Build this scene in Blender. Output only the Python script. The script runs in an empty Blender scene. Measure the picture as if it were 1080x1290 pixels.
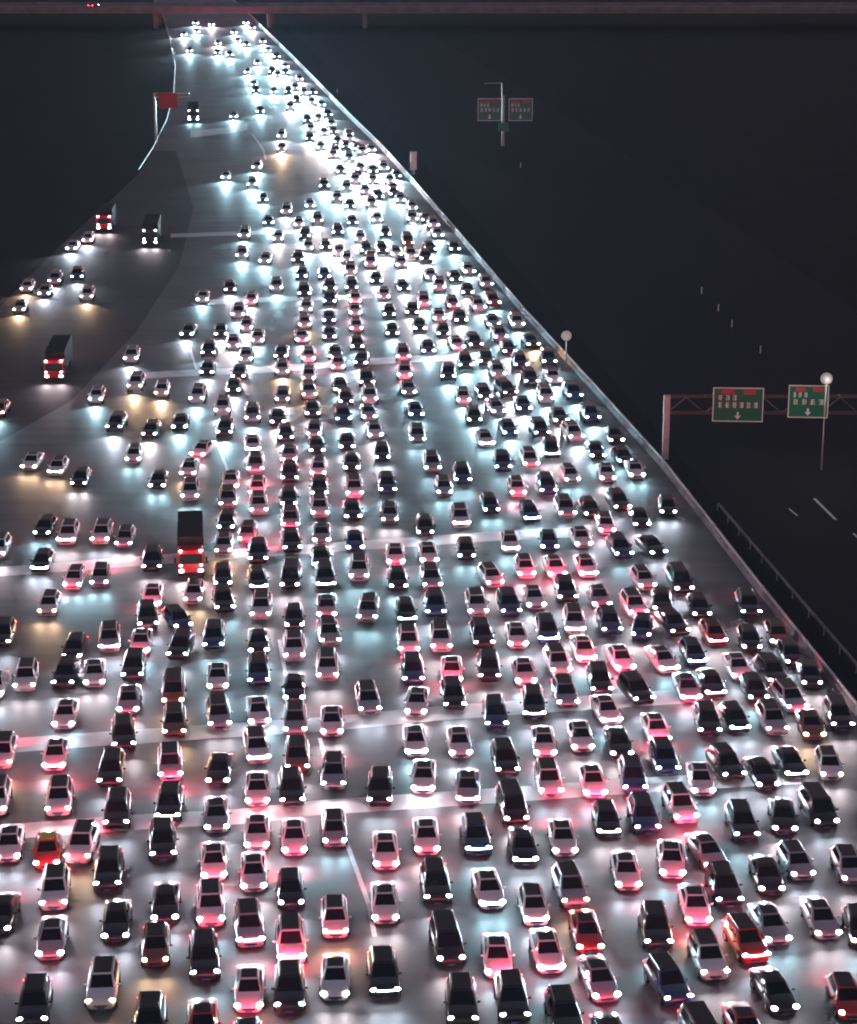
import bpy, math, random
from mathutils import Vector, Matrix
random.seed(7)
sc = bpy.context.scene
R = math.radians

# ------------------------------------------------------------------ camera, sky, exposure
F, PW, PH = 2800.0, 1080.0, 1290.0          # focal length in pixels of the 1080x1290 photograph
PITCH = math.atan(908.0 / F)
CAM_H = math.cos(PITCH) / 0.01344
cam = bpy.data.cameras.new('camera')
cam.sensor_fit = 'VERTICAL'; cam.sensor_height = 24.0
cam.lens = 24.0 * F / PH
cam.clip_start = 1.0; cam.clip_end = 6000.0
cam_o = bpy.data.objects.new('camera', cam)
cam_o.location = (0, 0, CAM_H)
cam_o.rotation_euler = (math.pi / 2 - PITCH, 0, 0)
sc.collection.objects.link(cam_o)
sc.camera = cam_o

world = bpy.data.worlds.new('World'); sc.world = world
world.use_nodes = True
wn = world.node_tree.nodes; wl = world.node_tree.links
sky = wn.new('ShaderNodeTexSky'); sky.sky_type = 'NISHITA'; sky.sun_disc = False
sky.sun_elevation = R(-2.0); sky.sun_rotation = R(200)
bg = wn['Background']; bg.inputs['Strength'].default_value = 0.15
tn = wn.new('ShaderNodeMix'); tn.data_type = 'RGBA'; tn.blend_type = 'MULTIPLY'; tn.inputs['Factor'].default_value = 1.0
tn.inputs['B'].default_value = (1.0, .82, .92, 1)          # city glow warms the night sky
wl.new(sky.outputs['Color'], tn.inputs['A']); wl.new(tn.outputs['Result'], bg.inputs['Color'])

vs = sc.view_settings
vs.view_transform = 'Standard'; vs.look = 'None'; vs.gamma = 1.0; vs.exposure = 3.35
sc.cycles.use_denoising = True
sc.cycles.use_light_tree = True
sc.cycles.use_adaptive_sampling = True; sc.cycles.adaptive_threshold = 0.03; sc.cycles.adaptive_min_samples = 16
sc.cycles.max_bounces = 4; sc.cycles.diffuse_bounces = 2; sc.cycles.glossy_bounces = 2
sc.cycles.caustics_reflective = False; sc.cycles.caustics_refractive = False
sc.cycles.sample_clamp_indirect = 4.0
sc.cycles.filter_width = 2.0

HEAD_W = 35.0       # watts of one headlamp
FAR_W = 200.0       # one lamp for a far car's pair
TAIL_W = 2.2
BRAKE_W = 16.0
HAZE = 0.00003

# ------------------------------------------------------------------ pixel -> place
FW = Vector((0, math.cos(PITCH), -math.sin(PITCH)))
UP = Vector((0, math.sin(PITCH), math.cos(PITCH)))
RT = Vector((1, 0, 0))
def at(u, v, z=0.0):
    d = FW + RT * ((u - PW / 2) / F) - UP * ((v - PH / 2) / F)
    t = (z - CAM_H) / d.z
    return Vector((0, 0, CAM_H)) + d * t
def to_px(p):
    q = Vector(p) - Vector((0, 0, CAM_H))
    dz = q.dot(FW)
    return PW / 2 + F * q.dot(RT) / dz, PH / 2 - F * q.dot(UP) / dz

# ------------------------------------------------------------------ materials
def new_mat(name):
    m = bpy.data.materials.new(name); m.use_nodes = True
    return m, m.node_tree.nodes, m.node_tree.links, m.node_tree.nodes['Principled BSDF']
def mat(name, col, rough=0.5, metal=0.0, coat=0.0, spec=0.5, var=0.0, scale=3.0):
    m, n, l, b = new_mat(name)
    b.inputs['Roughness'].default_value = rough
    b.inputs['Metallic'].default_value = metal
    b.inputs['Coat Weight'].default_value = coat
    b.inputs['Specular IOR Level'].default_value = spec
    if var:
        tc = n.new('ShaderNodeTexCoord'); nz = n.new('ShaderNodeTexNoise')
        nz.inputs['Scale'].default_value = scale; nz.inputs['Detail'].default_value = 6
        rp = n.new('ShaderNodeValToRGB')
        rp.color_ramp.elements[0].position = 0.3; rp.color_ramp.elements[1].position = 0.7
        rp.color_ramp.elements[0].color = tuple(c * (1 - var) for c in col) + (1,)
        rp.color_ramp.elements[1].color = tuple(min(1, c * (1 + var)) for c in col) + (1,)
        l.new(tc.outputs['Object'], nz.inputs['Vector']); l.new(nz.outputs['Fac'], rp.inputs['Fac'])
        l.new(rp.outputs['Color'], b.inputs['Base Color'])
    else:
        b.inputs['Base Color'].default_value = tuple(col) + (1,)
    return m
def glow(name, col, strength):
    m, n, l, b = new_mat(name)
    b.inputs['Base Color'].default_value = (0.8, 0.8, 0.8, 1)
    b.inputs['Emission Color'].default_value = tuple(col) + (1,)
    b.inputs['Emission Strength'].default_value = strength
    m.cycles.emission_sampling = 'NONE'        # the lamp itself lights the road
    return m

PAINT = {
    'W': mat('white_paint', (0.80, 0.80, 0.79), 0.35, coat=0.6, var=0.03),
    'S': mat('silver_paint', (0.42, 0.43, 0.45), 0.35, 0.4, coat=0.6, var=0.05),
    'D': mat('black_paint', (0.022, 0.023, 0.027), 0.3, coat=0.7, var=0.1),
    'B': mat('blue_paint', (0.025, 0.06, 0.15), 0.3, coat=0.7, var=0.1),
    'r': mat('red_paint', (0.50, 0.03, 0.03), 0.35, coat=0.6, var=0.06),
    'o': mat('brown_paint', (0.20, 0.09, 0.06), 0.4, coat=0.5, var=0.06),
    'y': mat('yellow_paint', (0.85, 0.58, 0.02), 0.4, coat=0.5, var=0.05),
}
GLASS = mat('tinted_glass', (0.012, 0.013, 0.016), 0.06, spec=0.5)
ROOFSHADE = mat('dark_roof_shade', (.02, .02, .026), .35, spec=.35)  # dark tone standing in for roofs that get no light
TYRE = mat('tyre_rubber', (0.02, 0.02, 0.02), 0.8)
TRIM = mat('dark_trim', (0.025, 0.025, 0.028), 0.5)
PLATE = mat('plate_blue', (0.10, 0.18, 0.45), 0.4)
CHROME = mat('bright_trim', (0.6, 0.6, 0.62), 0.25, 0.9)
TINT = {'n': (1.0, 0.88, 0.93), 'c': (0.52, 0.86, 1.0), 'w': (1.0, 0.66, 0.40), 'k': (0.78, 0.86, 1.0)}
LENS = {k: glow('headlight_lens_' + w, c, {'n': 4.5, 'c': 8.0, 'w': 4.0, 'k': 6.5}[k]) for k, w, c in
        (('n', 'neutral', TINT['n']), ('c', 'cool', TINT['c']), ('w', 'warm', TINT['w']), ('k', 'white', TINT['k']))}
TAIL = glow('tail_lens', (1.0, 0.03, 0.05), 1.2)
BRAKE = glow('brake_lens', (1.0, 0.03, 0.06), 6.0)

# ------------------------------------------------------------------ small mesh builders: (verts, faces, smooth)
class G:
    def __init__(s): s.v = []; s.f = []; s.m = []; s.sm = []
    def add(s, vs_, fs_, mi=0, smooth=False, M=None):
        o = len(s.v)
        s.v += [tuple(M @ Vector(p)) if M else tuple(p) for p in vs_]
        s.f += [tuple(i + o for i in f) for f in fs_]
        s.m += [mi] * len(fs_); s.sm += [smooth] * len(fs_)
        return s
    def mesh(s, name, mats):
        me = bpy.data.meshes.new(name)
        me.from_pydata(s.v, [], s.f)
        for m in mats: me.materials.append(m)
        me.polygons.foreach_set('material_index', s.m)
        me.polygons.foreach_set('use_smooth', s.sm)
        me.update()
        return me
def box(x0, x1, y0, y1, z0, z1, c=0.0):
    """a box; c cuts its upright and top edges"""
    if c <= 0:
        v = [(x, y, z) for z in (z0, z1) for y in (y0, y1) for x in (x0, x1)]
        return v, [(0, 2, 3, 1), (4, 5, 7, 6), (0, 1, 5, 4), (2, 6, 7, 3), (0, 4, 6, 2), (1, 3, 7, 5)]
    def ring(z, k):
        a, b, d, e = x0 + k, x1 - k, y0 + k, y1 - k
        return [(a + c, d, z), (b - c, d, z), (b, d + c, z), (b, e - c, z), (b - c, e, z), (a + c, e, z), (a, e - c, z), (a, d + c, z)]
    return rings([ring(z0, 0), ring(z1 - c, 0), ring(z1, c * 0.8)])
def rings(rs, cap=True):
    n = len(rs[0]); v = [p for r_ in rs for p in r_]; f = []
    for i in range(len(rs) - 1):
        for j in range(n):
            k = (j + 1) % n
            f.append((i * n + j, i * n + k, (i + 1) * n + k, (i + 1) * n + j))
    if cap:
        f.append(tuple(reversed(range(n)))); f.append(tuple((len(rs) - 1) * n + j for j in range(n)))
    return v, f
def ball(cx, cy, cz, rx, ry, rz, nu=8, nv=5):
    rs = []
    for i in range(1, nv):
        a = math.pi * i / nv - math.pi / 2
        rs.append([(cx + rx * math.cos(a) * math.cos(2 * math.pi * j / nu), cy + ry * math.cos(a) * math.sin(2 * math.pi * j / nu), cz + rz * math.sin(a)) for j in range(nu)])
    v, f = rings(rs, cap=False)
    b = len(v); v += [(cx, cy, cz - rz), (cx, cy, cz + rz)]
    t = (nv - 2) * nu
    for j in range(nu):
        k = (j + 1) % nu
        f.append((b, k, j)); f.append((b + 1, t + j, t + k))
    return v, f
def tube(p0, p1, r0, r1=None, n=8):
    p0, p1 = Vector(p0), Vector(p1); r1 = r0 if r1 is None else r1
    d = (p1 - p0).normalized(); a = d.orthogonal().normalized(); b = d.cross(a)
    def ring(p, r_): return [tuple(p + (a * math.cos(2 * math.pi * j / n) + b * math.sin(2 * math.pi * j / n)) * r_) for j in range(n)]
    return rings([ring(p0, r0), ring(p1, r1)])
def slab(p00, p10, p11, p01, off, th, i0=0.05, i1=0.95, j0=0.08, j1=0.92):
    """a thin glass pane set proud of the face p00 p10 p11 p01 (seen from outside, anticlockwise)"""
    P = [Vector(p) for p in (p00, p10, p11, p01)]
    nrm = ((P[1] - P[0]).cross(P[3] - P[0])).normalized()
    def b(u, w): return P[0] * (1 - u) * (1 - w) + P[1] * u * (1 - w) + P[2] * u * w + P[3] * (1 - u) * w
    q = [b(i0, j0), b(i1, j0), b(i1, j1), b(i0, j1)]
    c = sum(q, Vector()) / 4
    v = [tuple(p - nrm * th) for p in q] + [tuple(p + nrm * off) for p in q]
    v += [tuple(p.lerp(c, 0.06) + nrm * (off + 0.012)) for p in q]
    f = []
    for L_ in (0, 4):
        for j in range(4):
            k = (j + 1) % 4
            f.append((L_ + j, L_ + k, L_ + 4 + k, L_ + 4 + j))
    f.append((8, 9, 10, 11)); f.append((3, 2, 1, 0))
    return v, f

def link(name, data, parent=None):
    o = bpy.data.objects.new(name, data)
    sc.collection.objects.link(o)
    if parent is not None: o.parent = parent
    return o
def tag(o, label=None, cat=None, group=None, kind=None):
    if label: o['label'] = label
    if cat: o['category'] = cat
    if group: o['group'] = group
    if kind: o['kind'] = kind
    return o
def struct(name, g, mats, kind='structure'):
    o = link(name, g.mesh(name, mats)); o['kind'] = kind
    return o
def part(name, g, mats, parent): return link(name, g.mesh(name, mats if isinstance(mats, list) else [mats]), parent)

# ------------------------------------------------------------------ the setting
def on_y(u, v, Y):
    d = FW + RT * ((u - PW / 2) / F) - UP * ((v - PH / 2) / F)
    return Vector((0, 0, CAM_H)) + d * (Y / d.y)
def asphalt(name, lo, hi, rough):
    m, n, l, b = new_mat(name)
    tc = n.new('ShaderNodeTexCoord')
    big = n.new('ShaderNodeTexNoise'); big.inputs['Scale'].default_value = .09; big.inputs['Detail'].default_value = 5
    mp = n.new('ShaderNodeMapping'); mp.inputs['Rotation'].default_value = (0, 0, ROAD_A); mp.inputs['Scale'].default_value = (.03, .5, 1)
    streak = n.new('ShaderNodeTexNoise'); streak.inputs['Scale'].default_value = 1.0; streak.inputs['Detail'].default_value = 4
    fine = n.new('ShaderNodeTexNoise'); fine.inputs['Scale'].default_value = 6.0; fine.inputs['Detail'].default_value = 8
    l.new(tc.outputs['Object'], big.inputs['Vector']); l.new(tc.outputs['Object'], mp.inputs['Vector'])
    l.new(mp.outputs['Vector'], streak.inputs['Vector']); l.new(tc.outputs['Object'], fine.inputs['Vector'])
    a1 = n.new('ShaderNodeMath'); a1.operation = 'ADD'; a2 = n.new('ShaderNodeMath'); a2.operation = 'MULTIPLY_ADD'
    l.new(big.outputs['Fac'], a1.inputs[0]); l.new(streak.outputs['Fac'], a1.inputs[1])
    l.new(fine.outputs['Fac'], a2.inputs[0]); a2.inputs[1].default_value = .5; l.new(a1.outputs['Value'], a2.inputs[2])
    rp = n.new('ShaderNodeMapRange'); rp.inputs['From Min'].default_value = .85; rp.inputs['From Max'].default_value = 1.65
    l.new(a2.outputs['Value'], rp.inputs['Value'])
    mx = n.new('ShaderNodeMix'); mx.data_type = 'RGBA'
    mx.inputs['A'].default_value = tuple(lo) + (1,); mx.inputs['B'].default_value = tuple(hi) + (1,)
    l.new(rp.outputs['Result'], mx.inputs['Factor']); l.new(mx.outputs['Result'], b.inputs['Base Color'])
    b.inputs['Roughness'].default_value = rough
    bp = n.new('ShaderNodeBump'); bp.inputs['Strength'].default_value = .15; bp.inputs['Distance'].default_value = .02
    l.new(fine.outputs['Fac'], bp.inputs['Height']); l.new(bp.outputs['Normal'], b.inputs['Normal'])
    return m
_d = at(320, 640) - at(320, 1100)
ROAD_A = -math.atan2(_d.y, _d.x)
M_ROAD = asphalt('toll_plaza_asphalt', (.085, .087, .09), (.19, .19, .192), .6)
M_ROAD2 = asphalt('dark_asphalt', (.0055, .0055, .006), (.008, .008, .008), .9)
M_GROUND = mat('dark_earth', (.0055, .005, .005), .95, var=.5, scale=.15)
M_BAND = mat('worn_road_paint', (.72, .72, .70), .6, var=.14, scale=.6)
M_LINE = mat('white_road_paint', (.66, .66, .64), .55, var=.12, scale=2.0)
M_CONC = mat('pale_concrete', (.42, .41, .40), .8, var=.15, scale=.7)
M_BRIDGE = mat('bridge_concrete', (.22, .17, .18), .85, var=.2, scale=.3)
M_WALL = mat('grimy_concrete', (.26, .25, .25), .8, var=.35, scale=.5)
M_STEEL = mat('galvanised_steel', (.50, .51, .52), .4, .7, var=.1)
M_WHITE = mat('white_metal', (.75, .75, .75), .45)
M_GREEN = mat('sign_green', (.02, .17, .10), .35)
M_SIGNW = mat('sign_white', (.80, .80, .78), .35)
M_SIGNR = mat('sign_red', (.50, .06, .09), .4)
M_GREY = mat('sign_grey_green', (.07, .20, .18), .5)

def ribbon_poly(pts, z):
    return G().add([(p.x, p.y, z) for p in pts], [tuple(range(len(pts)))])
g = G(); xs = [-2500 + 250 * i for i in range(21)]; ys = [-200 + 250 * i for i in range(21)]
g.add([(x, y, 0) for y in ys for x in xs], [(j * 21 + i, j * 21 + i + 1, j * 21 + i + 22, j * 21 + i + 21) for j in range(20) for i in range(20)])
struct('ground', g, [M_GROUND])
L_EDGE = [(190, -6), (205, 20), (214, 50), (221, 85), (219, 120), (210, 155), (193, 190), (175, 218), (140, 252), (95, 292), (35, 350), (-40, 430), (-200, 560), (-520, 800), (-700, 1420)]
R_EDGE = [(284, -6), (310, 16), (375, 80), (440, 147), (480, 186), (520, 230), (590, 312), (660, 395), (745, 488), (835, 588), (900, 672), (961, 751), (1080, 900), (1300, 1180), (1480, 1420)]
struct('motorway', ribbon_poly([at(*p) for p in L_EDGE] + [at(*p) for p in reversed(R_EDGE)], .006), [M_ROAD])
UNLIT_R = [(222, 190), (244, 262), (226, 335), (170, 420), (90, 505), (-60, 590), (-300, 690)]
M_UNLIT = asphalt('unlit_asphalt_tone', (.040, .041, .045), (.075, .075, .078), .7)  # darker overlay: the lack of headlights on the left is put into the colour
struct('unlit_road_overlay', ribbon_poly([at(*p) for p in L_EDGE[6:13]] + [at(*p) for p in reversed(UNLIT_R)], .010), [M_UNLIT])
R2_EDGE = [(330, 4), (395, 66), (470, 140), (560, 232), (700, 392), (880, 603), (961, 709), (1080, 848), (1400, 1240)]
R3_EDGE = [(470, 4), (640, 100), (860, 240), (1150, 440), (1500, 700), (1900, 1000)]
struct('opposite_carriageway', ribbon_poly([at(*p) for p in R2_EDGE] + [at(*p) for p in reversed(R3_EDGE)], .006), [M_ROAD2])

BANDS = {  # painted bands across the road: centre line in the photograph
 1: [(-90, 1059), (37, 1046), (185, 1035), (300, 1029), (397, 1018), (558, 1007), (831, 988), (1010, 978)],
 2: [(-90, 949), (18, 939), (185, 927), (415, 912), (550, 899), (700, 888), (880, 876)],
 3: [(-70, 726), (18, 719), (200, 705), (425, 689), (517, 683), (614, 676), (720, 671)],
 4: [(170, 474), (217, 471), (328, 466), (490, 454), (600, 449)],
 5: [(262, 381), (300, 379), (470, 373)],
 6: [(215, 297), (270, 295), (335, 293), (400, 291)],
 7: [(240, 169), (262, 167), (290, 164), (312, 160)],
}
HALF = {1: 9.5, 2: 9.0, 3: 6.0, 4: 4.0, 5: 3.0, 6: 2.4, 7: 4.0}
for k, L in BANDS.items():
    top = [at(u, v - HALF[k]) for u, v in L]; bot = [at(u, v + HALF[k]) for u, v in L]
    struct('road_band_marking', ribbon_poly(bot + top[::-1], .012), [M_BAND])
def line_mark(pts, w=.16):
    P = [at(*p) for p in pts]; g = G()
    for a, b in zip(P, P[1:]):
        d = (b - a).normalized(); n_ = Vector((-d.y, d.x, 0)) * w
        g.add([tuple(q) for q in (a - n_, a + n_, b + n_, b - n_)], [(3, 2, 1, 0)])
    g.v = [(x, y, .018) for x, y, z in g.v]
    struct('lane_line_marking', g, [M_LINE])
for pts in ([(424, 1030), (440, 1070), (466, 1143), (472, 1180)], [(274, 558), (281, 577), (288, 596)], [(239, 437), (249, 470)], [(352, 806), (360, 850)], [(403, 930), (410, 955)]):
    line_mark(pts)
line_mark([(318, 169), (326, 180), (332, 189), (335, 201)], .22)
line_mark([(1026, 628), (1053, 655)], .16); line_mark([(994, 641), (1005, 650)], .1)
line_mark([(1075, 672), (1105, 700)], .12)

def extrude(pts, prof, z0=0.0):
    """prof: (sideways, height) outline swept along ground points; left is +"""
    g = G(); rs = []
    for i, p in enumerate(pts):
        d = (pts[min(i + 1, len(pts) - 1)] - pts[max(i - 1, 0)]).normalized(); n_ = Vector((-d.y, d.x, 0))
        rs.append([tuple(p + n_ * a + Vector((0, 0, b + z0))) for a, b in prof])
    g.add(*rings(rs)); return g
def resample(pts, step):
    out = [pts[0]]
    for a, b in zip(pts, pts[1:]):
        n_ = max(1, int((b - a).length / step))
        out += [a.lerp(b, (i + 1) / n_) for i in range(n_)]
    return out
JERSEY = [(.26, 0), (.23, .10), (.11, .28), (.08, .62), (-.08, .62), (-.11, .28), (-.23, .10), (-.26, 0)]
bar = bpy.data.objects.new('motorway_barrier', None); sc.collection.objects.link(bar)
bp_ = [at(*p) for p in R_EDGE[:14]]; bar.location = bp_[-1]
tag(bar, 'long pale barrier with a white rail lining the right edge of the jam', 'barrier')
def rel(g, o): g.v = [tuple(Vector(p) - o) for p in g.v]; return g
part('wall', rel(extrude(bp_, JERSEY), bp_[-1]), M_WALL, bar)
part('rail', rel(extrude(bp_, [(.07, .70), (.07, .92), (-.07, .92), (-.07, .70)]), bp_[-1]), M_WHITE, bar)
def guard_rail(name, px, label, step, m):
    P = [at(*p) for p in px]; o = bpy.data.objects.new(name, None); o.location = P[0]; sc.collection.objects.link(o)
    tag(o, label, 'guard rail')
    part('rail', rel(extrude(P, [(.05, .55), (.10, .62), (.05, .70), (.10, .78), (.05, .86), (-.03, .86), (-.03, .55)]), P[0]), m, o)
    pm = None
    for q in resample(P, step)[:40]:
        if pm is None: pm = G().add(*box(-.05, .05, -.06, .06, 0, .8, .02)).mesh('post', [M_STEEL])
        c = link('post', pm, o); c.location = q - P[0] - Vector((.09, 0, 0))
_pm = G().add(*box(-.12, .12, -.10, .10, 0, 1.0, .02)).mesh('post', [M_STEEL])
for q in resample(bp_, 11.0)[::-1][:60]:
    c = link('post', _pm, bar); c.location = q - bp_[-1]
guard_rail('guard_rail', [(196, 4), (205, 20), (214, 50), (221, 85), (219, 120), (210, 155), (193, 190), (175, 218)], 'curved white guard rail at the top left, bending past the red gantry', 6.0, M_WHITE)
guard_rail('guard_rail', [(905, 643), (961, 709), (1020, 778), (1080, 848), (1160, 944)], 'thin grey guard rail edging the dark empty carriageway', 4.0, M_WALL)

# overpass at the far end
B0 = at(340, 36); by = B0.y; ppm = F / (B0 - Vector((0, 0, CAM_H))).dot(FW)
zb = on_y(325, 17, by).z; zb_deck = zb; x0, x1 = on_y(-260, 17, by).x, on_y(1350, 17, by).x
br = bpy.data.objects.new('overpass', None); br.location = (B0.x, by, 0); sc.collection.objects.link(br)
tag(br, 'dark concrete overpass crossing the motorway at the top', 'bridge')
def bpart(n, g, m): return part(n, rel(g, Vector(br.location)), m, br)
bpart('deck', G().add(*box(x0, x1, by, by + 15, zb, zb + 1.3, .1)), M_BRIDGE)
bpart('parapet', G().add(*box(x0, x1, by - .15, by + .25, zb + 1.0, zb + 2.1, .05)), M_BRIDGE)
bpart('parapet', G().add(*box(x0, x1, by + 14.7, by + 15.1, zb + 1.0, zb + 2.1, .05)), M_BRIDGE)
for u, w in ((340, .9), (460, .8), (196, .8)):
    x = on_y(u, 30, by).x
    for dy in (1.2, 11):
        bpart('pillar', G().add(*tube((x, by + dy, 0), (x, by + dy, zb), w, w, 10)), M_BRIDGE)

# signs
def glyphs(parent, u0, v0, w, h, n_, seed, depth):
    """a row of characters made of small strokes, like the sign's unreadable writing"""
    rnd = random.Random(seed)
    for i in range(n_):
        g = G(); cx = u0 + (i + .5) * w / n_; cw = w / n_ * .62
        for k in range(3):
            y = v0 + h * (.15 + .35 * k); a = cw * rnd.uniform(.30, .5)
            g.add(*box(cx - a, cx + a, -depth, -.052, y - h * .06, y + h * .06))
        for k in range(2):
            x = cx + cw * rnd.uniform(-.35, .35); t = h * rnd.uniform(.3, .48)
            g.add(*box(x - h * .055, x + h * .055, -depth - .004, -.052, v0 + h * .5 - t, v0 + h * .5 + t))
        part('character', g, M_SIGNW, parent)
def sign_panel(parent, c, w, h, seed, rz=0.0, n_=6, board=None, rows=2):
    """c: centre relative to the parent; face towards -y"""
    b_ = link('sign_panel', G().add(*box(-w / 2, w / 2, -.05, .05, -h / 2, h / 2)).mesh('sign_panel', [board or M_GREEN]), parent)
    b_.location = c; b_.rotation_euler = (0, 0, rz)
    fr = G(); t = .11
    fr.add(*box(-w / 2, w / 2, -.08, -.052, h / 2 - t, h / 2)); fr.add(*box(-w / 2, w / 2, -.08, -.052, -h / 2, -h / 2 + t))
    fr.add(*box(-w / 2, -w / 2 + t, -.08, -.052, -h / 2 + t, h / 2 - t)); fr.add(*box(w / 2 - t, w / 2, -.08, -.052, -h / 2 + t, h / 2 - t))
    part('border', fr, M_SIGNW, b_)
    if rows == 2:
        glyphs(b_, -w * .42, h * .12, w * .42, h * .17, 3, seed, .09)
        glyphs(b_, -w * .42, -h * .10, w * .84, h * .18, n_, seed + 1, .09)
    for cx in (-w * .20, w * .22):
        part('route_shield', G().add(*box(cx - w * .12, cx + w * .12, -.075, -.052, h * .31, h * .43)), M_SIGNR, b_)
    ar = G(); r_ = h * .085; z = -h * .32
    ar.add([(-r_ * .35, -.08, z + r_ * 1.3), (r_ * .35, -.08, z + r_ * 1.3), (r_ * .35, -.08, z), (r_ * 1.1, -.08, z), (0, -.08, z - r_ * 1.3), (-r_ * 1.1, -.08, z), (-r_ * .35, -.08, z)], [(0, 6, 5, 4, 3, 2, 1)])
    part('arrow', ar, M_SIGNW, b_)
    return b_
GP = at(838, 578); gy = GP.y
gt = bpy.data.objects.new('sign_gantry', None); gt.location = GP; sc.collection.objects.link(gt)
tag(gt, 'sign gantry with green direction boards over the dark carriageway beyond the barrier', 'sign gantry')
ztop = on_y(838, 500, gy).z; xe = on_y(1180, 505, gy).x - GP.x
part('post', G().add(*box(-.36, .36, -.3, .3, 0, ztop + .2, .05)), M_CONC, gt)
part('post', G().add(*box(xe - .36, xe + .36, -.3, .3, 0, ztop + .2, .05)), M_CONC, gt)
bm = G(); M_BEAM = mat('gantry_steel', (.10, .08, .085), .5, .3)
for dz in (0, -1.9):
    for dy in (.1, .9): bm.add(*box(-.3, xe + .3, dy, dy + .14, ztop - .14 + dz, ztop + dz))
nseg = int(xe / 2)
for i in range(nseg):
    a = xe * i / nseg; b = xe * (i + 1) / nseg
    bm.add(*tube((a, .16, ztop - .1 if i % 2 else ztop - 1.9), (b, .16, ztop - 1.9 if i % 2 else ztop - .1), .07, n=5))
    bm.add(*tube((a, .16, ztop), (a, 1.0, ztop), .05, n=5))
part('beam', bm, M_BEAM, gt)
k = F / (GP - Vector((0, 0, CAM_H))).dot(FW)
for (ua, ub, va, vb, sd) in ((898, 961, 487, 531, 3), (993, 1043, 484, 526, 9)):
    c = on_y((ua + ub) / 2, (va + vb) / 2, gy) - GP
    sign_panel(gt, (c.x, -.25, c.z), (ub - ua) / k, (vb - va) / k, sd, R(-3), 6 if sd == 3 else 4)
# far sign on a single post with a lamp arm
FP = at(634, 184); fy = FP.y; k = F / (FP - Vector((0, 0, CAM_H))).dot(FW)
fs = bpy.data.objects.new('road_sign', None); fs.location = FP; sc.collection.objects.link(fs)
tag(fs, 'far twin board road sign on one post with a bent arm above', 'road sign')
zt = on_y(631, 105, fy).z
part('post', G().add(*tube((0, .35, 0), (0, .35, zt * .80), .42, .34, 10)), M_STEEL, fs)
arm = G().add(*tube((-.3, .35, zt * .78), (-.3, .35, zt), .13, .11, 8)).add(*tube((-.3, .35, zt), ((610 - 634) / k, .35, zt - .05), .11, .09, 8))
part('arm', arm, M_STEEL, fs)
for ua, ub, va, vb, sd in ((602, 632, 124, 152, 21), (641, 671, 124, 152, 33)):
    c = on_y((ua + ub) / 2, (va + vb) / 2, fy) - FP
    sign_panel(fs, (c.x, -.15, c.z), (ub - ua) / k, (vb - va) / k, sd, 0, 5, M_GREY)
c = on_y(634.5, 160, fy) - FP
part('number_board', G().add(*box(c.x - 1.2, c.x + 1.2, -.2, -.1, c.z - .9, c.z + .9, .05)), M_GREY, fs)

# left gantry with the red board
LP = at(197, 180); ly = LP.y; k = F / (LP - Vector((0, 0, CAM_H))).dot(FW)
lg = bpy.data.objects.new('sign_gantry', None); lg.location = LP; sc.collection.objects.link(lg)
tag(lg, 'gantry with a dark red board beside the curved guard rail, top left', 'sign gantry')
zt = on_y(197, 117, ly).z; xe = on_y(240, 120, ly).x - LP.x
part('post', G().add(*box(-.25, .25, -.25, .25, 0, zt, .04)), M_STEEL, lg)
part('beam', G().add(*box(.25, xe - .25, -.1, .3, zt - 1.0, zt - .7)).add(*box(.25, xe - .25, -.1, .3, zt - .25, zt)), M_STEEL, lg)
a, b = on_y(198, 117, ly) - LP, on_y(224, 136, ly) - LP
part('red_board', G().add(*box(a.x + .3, b.x, -.25, -.12, b.z, a.z, .04)), M_SIGNR, lg)

# pale pillar by the barrier
pp = at(521, 220); k = F / (pp - Vector((0, 0, CAM_H))).dot(FW); h = on_y(520, 192, pp.y).z
o = struct('pillar', rel(G().add(*box(pp.x - .65, pp.x + .65, pp.y, pp.y + 1.0, .9, h, .06)).add(*tube((pp.x, pp.y + .5, 0), (pp.x, pp.y + .5, .95), .3)), pp), [M_WHITE])
del o['kind']; o.location = pp; o.name = 'roadside_pillar'
tag(o, 'pale square pillar standing right behind the barrier near the far bend', 'pillar')
# globe lamps
M_GLOBE = glow('lamp_globe', (1.0, .85, .85), .025)
M_GLOBE.node_tree.nodes['Principled BSDF'].inputs['Base Color'].default_value = (.02, .02, .02, 1)
M_GLOBE.node_tree.nodes['Principled BSDF'].inputs['Roughness'].default_value = .8
def globe_lamp(u, v, vb, r_px, label, watts):
    base = at(u, vb); k = F / (base - Vector((0, 0, CAM_H))).dot(FW); r_ = r_px / k; z = on_y(u, v, base.y).z
    t = bpy.data.objects.new('street_lamp', None); t.location = base; sc.collection.objects.link(t)
    tag(t, label, 'lamp')
    part('pole', G().add(*tube((0, 0, 0), (0, 0, z - r_ * .8), .10, .07, 8)), M_STEEL, t)
    part('globe', G().add(*ball(0, 0, z, r_, r_, r_, 14, 9), 0, True), M_GLOBE, t)
    d = bpy.data.lights.new('globe_lamp', 'POINT'); d.energy = watts; d.shadow_soft_size = r_ * 1.05; d.color = (1, .85, .8)
    q = link('globe_lamp', d, t); q.location = (0, -r_ * 1.6, z)
globe_lamp(713, 423, 462, 6.5, 'round pale globe lamp just behind the barrier, away from any sign', 6)
globe_lamp(1035, 477, 592, 7.5, 'round pale globe lamp above the cut-off green board of the gantry', 60)
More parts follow.
